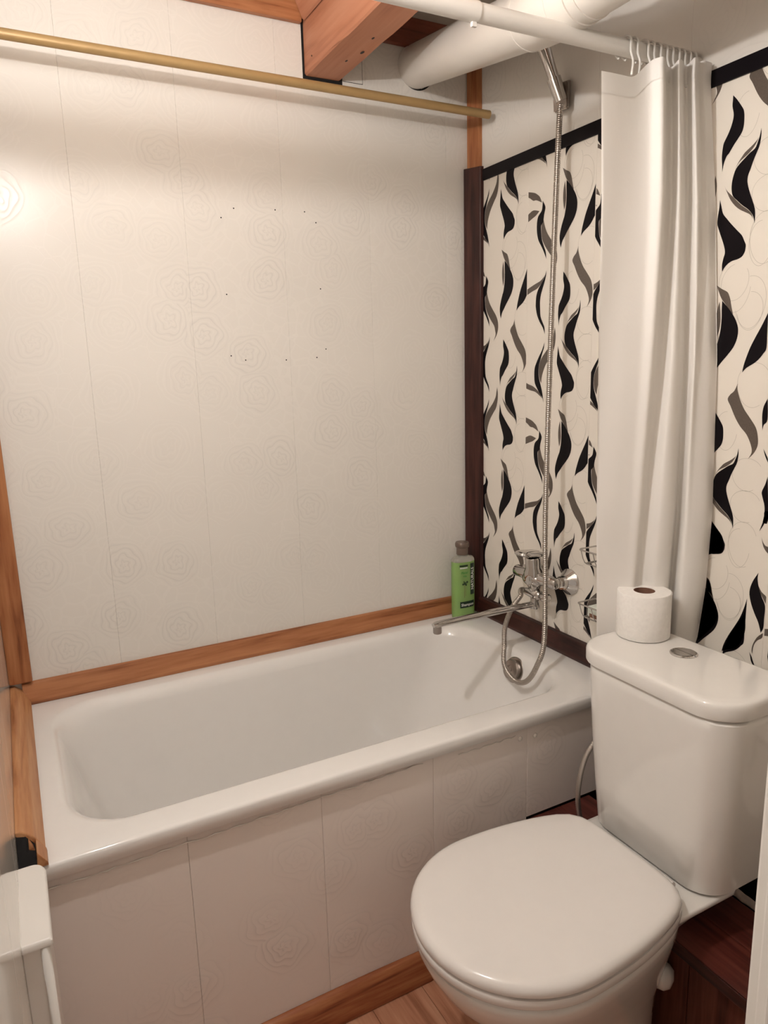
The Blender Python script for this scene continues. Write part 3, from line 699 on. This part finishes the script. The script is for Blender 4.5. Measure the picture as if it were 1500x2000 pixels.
hm = obj('hem_band', sheet(B(), curtain_rows(5, 0.0, .030, .0016)), 'curtain', cu, smooth=True)
# rings
def ring_mesh(x, tail):
    pts = []
    for q in range(15):
        th = math.radians(-70 + 250 * q / 14)
        pts.append((x + .004 * math.sin(th), -.80 + .0190 * math.cos(th), 1.978 + .0190 * math.sin(th)))
    pts += [(x - .002, -.8215, 1.962), (x - .005 + tail * .3, -.829, 1.944), (x - .010 - tail, -.8385, 1.915)]
    return tube(B(), catmull(pts, 3), .0023, 8)
base_r = thing('curtain_ring', 'white plastic curtain hook furthest left on the rod with its tail hooked into the curtain', 'curtain ring', (-.212, -.80, 1.978), group='white curtain rings')
obj('hook', ring_mesh(-.204, .006), 'rod', base_r, smooth=True)
nth = ['second', 'third', 'fourth', 'fifth', 'sixth', 'seventh', 'eighth', 'ninth', 'tenth', 'eleventh']
for x, word in zip((-.186, -.158, -.142, -.124, -.106, -.090, -.072, -.056, -.040, -.024), nth):
    copy_thing(base_r, (x + .204, 0, 0), 'white plastic curtain hook above the curtain folds, ' + word + ' from the left along the rod')

# ================================================================== SHOWER SET
head = thing('hand_shower', 'chrome hand shower in its wall holder with its top behind the white pipe', 'shower head', (-.05, -.44, 2.03))
ha, hb = Vector((-.050, -.446, 2.020)), Vector((-.108, -.425, 2.175))
obj('handle', tube(B(), [ha.lerp(hb, q / 8) for q in range(9)], lambda i: .0105 + .0070 * (i / 8), 20), 'chrome', head, smooth=True, angle=50)
obj('spray_head', lathe(B(), [(.012, -.02), (.036, -.002), (.038, .010), (.034, .014), (0, .014)], (-.135, -.440, 2.190), (-.7, -.35, -.25), 32), 'chrome', head, angle=40)
hd = thing('shower_holder', 'chrome wedge shaped wall bracket holding the hand shower', 'bracket', (0, -.40, 2.05))
bm = B(); loft(bm, [[(-.0005, -.370, 2.012), (-.0005, -.424, 2.008), (-.0005, -.428, 2.074), (-.0005, -.370, 2.078)],
                    [(-.040, -.412, 1.996), (-.036, -.458, 1.996), (-.042, -.462, 2.054), (-.046, -.414, 2.058)]])
bmesh.ops.bevel(bm, geom=bm.edges[:], offset=.003, segments=2, affect='EDGES')
obj('bracket', bm, 'steel', hd)
n_ = (hb - ha).normalized()
obj('cup', tube(B(), [ha - n_ * .008, ha + n_ * .045], lambda i: .0150 + .002 * i, 24), 'chrome', hd, angle=40)

# hose: from the mixer outlet down in a loop and straight up to the head
hp = [(-.058, -.343, .745), (-.075, -.348, .748), (-.096, -.372, .740), (-.122, -.370, .712), (-.143, -.364, .655), (-.156, -.378, .605), (-.165, -.388, .562), (-.170, -.415, .540), (-.172, -.460, .531), (-.168, -.498, .550), (-.160, -.525, .600), (-.146, -.535, .665), (-.125, -.512, .80), (-.105, -.484, 1.01), (-.080, -.465, 1.53), (-.062, -.456, 1.90), (-.051, -.449, 2.005)]
c0 = catmull(hp, 60)
# resample evenly so that the ribs are regular
seg = [0.0]
for a, b in zip(c0[:-1], c0[1:]): seg.append(seg[-1] + (b - a).length)
tot = seg[-1]; step = .00125; ev = []; k = 0
for q in range(int(tot / step)):
    d = q * step
    while seg[k + 1] < d: k += 1
    ev.append(c0[k].lerp(c0[k + 1], (d - seg[k]) / (seg[k + 1] - seg[k])))
tag(obj('shower_hose', tube(B(), ev, lambda i: (.0060, .0071, .0075, .0071)[i % 4], 12), 'hose', smooth=True), 'ribbed metal shower hose hanging from the hand shower and looping into the bath', 'hose')

# mixer tap
mx = thing('bath_mixer', 'chrome wall mounted bath mixer tap with a long spout', 'tap', (0, -.39, .79))
for yf in (-.468, -.318):
    obj('flange', lathe(B(), [(.037, .0005), (.0365, .004), (.030, .010), (.020, .022), (.0185, .022), (.0185, .034)], (0, yf, .792), (-1, 0, .05), 36), 'chrome', mx, angle=35)
    obj('nut', lathe(B(), [(.014, .030), (.015, .036), (.015, .046), (.012, .052)], (0, yf, .792), (-1, 0, .05), 6), 'chrome', mx)
bm = B(); tube(bm, [(-.058, -.484, .797), (-.058, -.478, .797), (-.058, -.43, .797), (-.058, -.35, .797), (-.058, -.309, .797), (-.058, -.303, .797)], lambda i: [.011, .0165, .0175, .0175, .0165, .011][i], 24)
obj('body_bar', bm, 'chrome', mx, smooth=True, angle=50)
bm = B(); bmesh.ops.create_uvsphere(bm, u_segments=28, v_segments=16, radius=.03)
for v in bm.verts: v.co = Vector((-.059 + v.co.x * .92, -.386 + v.co.y * 1.35, .790 + v.co.z * .82))
obj('body_bulge', bm, 'chrome', mx, smooth=True)
bm = B(); lathe(bm, [(.010, -.052), (.0145, -.048), (.017, -.034), (.026, -.016), (.029, .002), (.028, .016), (.0225, .028), (.0225, .054), (.020, .058)], (-.060, -.388, .797), (-.10, 0, 1), 36)
obj('body', bm, 'chrome', mx, smooth=True, angle=50)
bm = B(); loft(bm, [rrect(-.118, -.036, -.412, -.364, .022, .857), rrect(-.122, -.034, -.414, -.362, .023, .861), rrect(-.120, -.036, -.412, -.364, .022, .867), rrect(-.108, -.045, -.405, -.371, .016, .870)])
for v in bm.verts: v.co.z += (-.045 - v.co.x) * .12
obj('lever', bm, 'chrome', mx, smooth=True, angle=50)
bm = B(); lathe(bm, [(.0035, 0), (.003, .001), (0, .0005)], (-.0812, -.391, .836), (-1, -.1, .1), 12)
obj('lever_screw', bm, 'black', mx)
obj('diverter', tube(B(), [(-.058, -.350, .744), (-.058, -.358, .745), (-.058, -.385, .746), (-.058, -.410, .746), (-.058, -.416, .746)], lambda i: [.010, .012, .0155, .0145, .010][i], 24), 'chrome', mx, smooth=True, angle=50)
obj('diverter_knob', lathe(B(), [(.006, 0), (.006, .010), (.013, .012), (.0145, .018), (.0135, .030), (.010, .033), (0, .034)], (-.058, -.414, .746), (0, -1, 0), 12), 'chrome', mx, angle=30)
obj('swivel', lathe(B(), [(.012, 0), (.0135, .004), (.0135, .018), (.011, .022), (.011, .040)], (-.058, -.388, .702), (0, 0, 1), 28), 'chrome', mx, angle=40)
sp = [(-.050, -.388, .716), (-.075, -.388, .716), (-.20, -.387, .717), (-.36, -.386, .717), (-.385, -.386, .7165), (-.3955, -.386, .716)]
bm = B(); tube(bm, sp, lambda i: [.010, .012, .0135, .0135, .013, .009][i], 20, flat=.62)
obj('spout', bm, 'chrome', mx, smooth=True, angle=50)
obj('spout_nozzle', lathe(B(), [(.0105, 0), (.0115, .002), (.0115, .016), (.012, .022)], (-.383, -.386, .692), (0, 0, 1), 24), 'steel', mx, angle=40)

# ================================================================== CORNER WIRE SHELVES
def wire_shelf(z, label):
    t = thing('wire_shelf', label, 'shelf', (-.004, -.69, z), group='chrome wire shelves')
    def rect(x0, x1, y0, y1, zz, r):
        p = [tuple(v) for v in rrect(x0, x1, y0, y1, .010, zz, 4, 2)]
        return tube(B(), p, r, 8, closed=True)
    obj('top_rail', rect(-.071, -.004, -.82, -.574, z, .0023), 'chrome', t, smooth=True)
    obj('basket_rail', rect(-.060, -.006, -.81, -.586, z - .036, .0018), 'chrome', t, smooth=True)
    for y in (-.588, -.63, -.67, -.71, -.75, -.79):
        obj('wire', tube(B(), catmull([(-.070, y + .006, z), (-.061, y, z - .034), (-.030, y, z - .0375), (-.007, y, z - .034), (-.005, y + .003, z)], 3), .0014, 6), 'chrome', t, smooth=True)
    return t
wire_shelf(.918, 'upper chrome wire shelf on the leaf print wall, half behind the curtain')
wire_shelf(.774, 'lower chrome wire shelf holding a small packet')
pk = obj('small_packet', box(B(), -.052, -.016, -.66, -.592, .740, .768, bev=.003), 'mint')
tag(pk, 'small white packet with a brown band in the lower wire shelf', 'packet')
obj('band', box(B(), -.0525, -.0155, -.640, -.600, .7395, .750, bev=.0005), 'card', pk)

# ================================================================== SHAMPOO
BX, BY = -.0825, -.062
sb = thing('shampoo_bottle', 'light green shampoo bottle with brown cap in the corner of the bath rim', 'bottle', (BX, BY, .5815))
def ov(a, b, z, n=40, e=2.6):
    out = []
    for q in range(n):
        th = 2 * PI * q / n; c, s = math.cos(th), math.sin(th)
        out.append((BX + a * abs(c) ** (2 / e) * (1 if c > 0 else -1), BY + b * abs(s) ** (2 / e) * (1 if s > 0 else -1), z))
    return out
loftb = B(); loft(loftb, [ov(.034, .018, .5815), ov(.0385, .022, .5845), ov(.0395, .0235, .60), ov(.0400, .024, .69), ov(.0395, .0235, .772)])
obj('body', loftb, 'shampoo', sb, smooth=True, angle=50)
bm = B(); loft(bm, [ov(.0395, .0235, .7723), ov(.0385, .0225, .779), ov(.0335, .0195, .785), ov(.021, .016, .789, e=2.1), ov(.0170, .0155, .792, e=2), ov(.0168, .0155, .797, e=2)])
obj('shoulder', bm, 'clear', sb, smooth=True, angle=60)
bm = B(); lathe(bm, [(.0185, .0), (.0190, .001), (.0190, .022), (.0215, .024), (.0228, .028), (.0228, .036), (.0205, .040), (0, .0405)], (BX - .002, BY, .794), (0, 0, 1), 32)
obj('cap', bm, 'cap', sb, angle=40)
FY = BY - .0246
def ovy(x):
    return BY - .0243 * (1 - abs((x - BX) / .0402) ** 2.6) ** (1 / 2.6)
def curved(x0, x1, z0, z1, lift=.0005):
    bm = B(); n = 8; r0 = []; r1 = []
    for q in range(n + 1):
        x = x0 + (x1 - x0) * q / n; y = ovy(x) - lift
        r0.append(bm.verts.new((x, y, z0))); r1.append(bm.verts.new((x, y, z1)))
    for q in range(n): bm.faces.new((r0[q], r0[q + 1], r1[q + 1], r1[q]))
    return bm
l1 = obj('side_label', curved(-.0700, -.0530, .662, .766), 'green', sb)
l2 = obj('name_label', curved(-.1080, -.0545, .6205, .6415), 'green', sb)
obj('top_print', curved(-.109, -.080, .7585, .7635), 'green', sb)
obj('top_print', curved(-.108, -.081, .7515, .7560), 'mint', sb)
def text(s, size, x, z, mat, parent, rot=0.0, lift=.0012, shear=0.0, sx=1.0):
    cu_ = bpy.data.curves.new('t', 'FONT'); cu_.body = s; cu_.size = size; cu_.align_x = 'CENTER'; cu_.align_y = 'CENTER'; cu_.resolution_u = 3; cu_.shear = shear; cu_.offset = size * .02
    to = bpy.data.objects.new('t', cu_); COL.objects.link(to)
    bpy.context.view_layer.update()
    me = bpy.data.meshes.new_from_object(to.evaluated_get(bpy.context.evaluated_depsgraph_get()))
    bpy.data.objects.remove(to); bpy.data.curves.remove(cu_)
    for v in me.vertices:
        u, w_ = v.co.x * sx, v.co.y
        u, w_ = u * math.cos(rot) - w_ * math.sin(rot), u * math.sin(rot) + w_ * math.cos(rot)
        X = x + u; v.co = (X, ovy(X) - lift, z + w_)
    me.name = 'lettering'; me.materials.append(M[mat])
    o = bpy.data.objects.new('lettering', me); COL.objects.link(o); o.parent = parent
    o.matrix_parent_inverse = Matrix.Translation(-Vector(parent.location))
    return o
text('NATURALS', .0150, -.0618, .715, 'mint', sb, rot=PI / 2)
text('Shampoo', .0125, -.0812, .6305, 'mint', sb)
text('Floral', .0105, -.0935, .738, 'lime', sb, shear=.3)
text('Vita', .0085, -.0920, .7265, 'lime', sb, shear=.3)
bm = B()
for ox_, oz_, r_ in ((-.091, .702, .0042), (-.083, .706, .0035), (-.098, .7, .003), (-.087, .697, .003), (-.0945, .708, .0022)):
    for q in range(5):
        th = 2 * PI * q / 5 + ox_ * 400
        c_ = (ox_ + r_ * .7 * math.cos(th), oz_ + r_ * .7 * math.sin(th))
        bm.faces.new([bm.verts.new((c_[0] + r_ * .5 * math.cos(t), ovy(c_[0]) - .0008, c_[1] + r_ * .5 * math.sin(t))) for t in (0, 1.05, 2.09, 3.14, 4.19, 5.24)])
o = obj('flower_print', bm, 'green', sb)
obj('stem_print', curved(-.0935, -.0925, .655, .697), 'card', sb)
obj('stem_print', curved(-.0885, -.0877, .660, .697), 'card', sb)

# ================================================================== LEFT FOREGROUND BOX
wbx = thing('slim_wall_box', 'slim white box with a bright rounded top against the glossy left wall', 'box', (-1.38, -.82, 0))
def boxring(z, g=0.0):
    return rrect(-1.4022, -1.361 + g, -.905 - g, -.722 + g * -1, (.018, .002, .002, .004), z, 8, 4)
bm = B(); loft(bm, [boxring(.590), boxring(.597), boxring(.600, -.002), boxring(.601, -.004)])
obj('top_cap', bm, 'door', wbx, angle=40)
bm = B(); loft(bm, [rrect(-1.4022, -1.365, -.899, -.728, (.016, .002, .002, .004), z, 8, 4) for z in (0.0, .589)])
obj('body', bm, 'door', wbx, angle=40)
for x, rr in ((-1.372, .0065),):
    obj('rib', tube(B(), [(x, -.8985, .0), (x, -.8985, .588)], rr, 16), 'door', wbx, smooth=True)

# ================================================================== LAMP (just outside the view, on the left wall)
lp = thing('wall_lamp', 'two-bulb lamp on the left wall outside the view', 'lamp', LAMP_POS)
obj('back_plate', lathe(B(), [(.05, 0), (.05, .012), (.02, .02), (.016, .068)], (-1.4015, LAMP_POS[1], LAMP_POS[2]), (1, 0, 0), 32), 'rod', lp, angle=40)
for dz, rr, em in ((0, .015, 'emit'), (.076, .042, 'emit_soft')):
    bm = B(); bmesh.ops.create_uvsphere(bm, u_segments=32, v_segments=16, radius=rr)
    for v in bm.verts: v.co += Vector(LAMP_POS) + Vector((0, 0, dz))
    obj('globe', bm, em, lp, smooth=True)
obj('arm', box(B(), -1.335, -1.315, LAMP_POS[1] - .01, LAMP_POS[1] + .01, 1.95, 2.08, bev=.003), 'rod', lp)
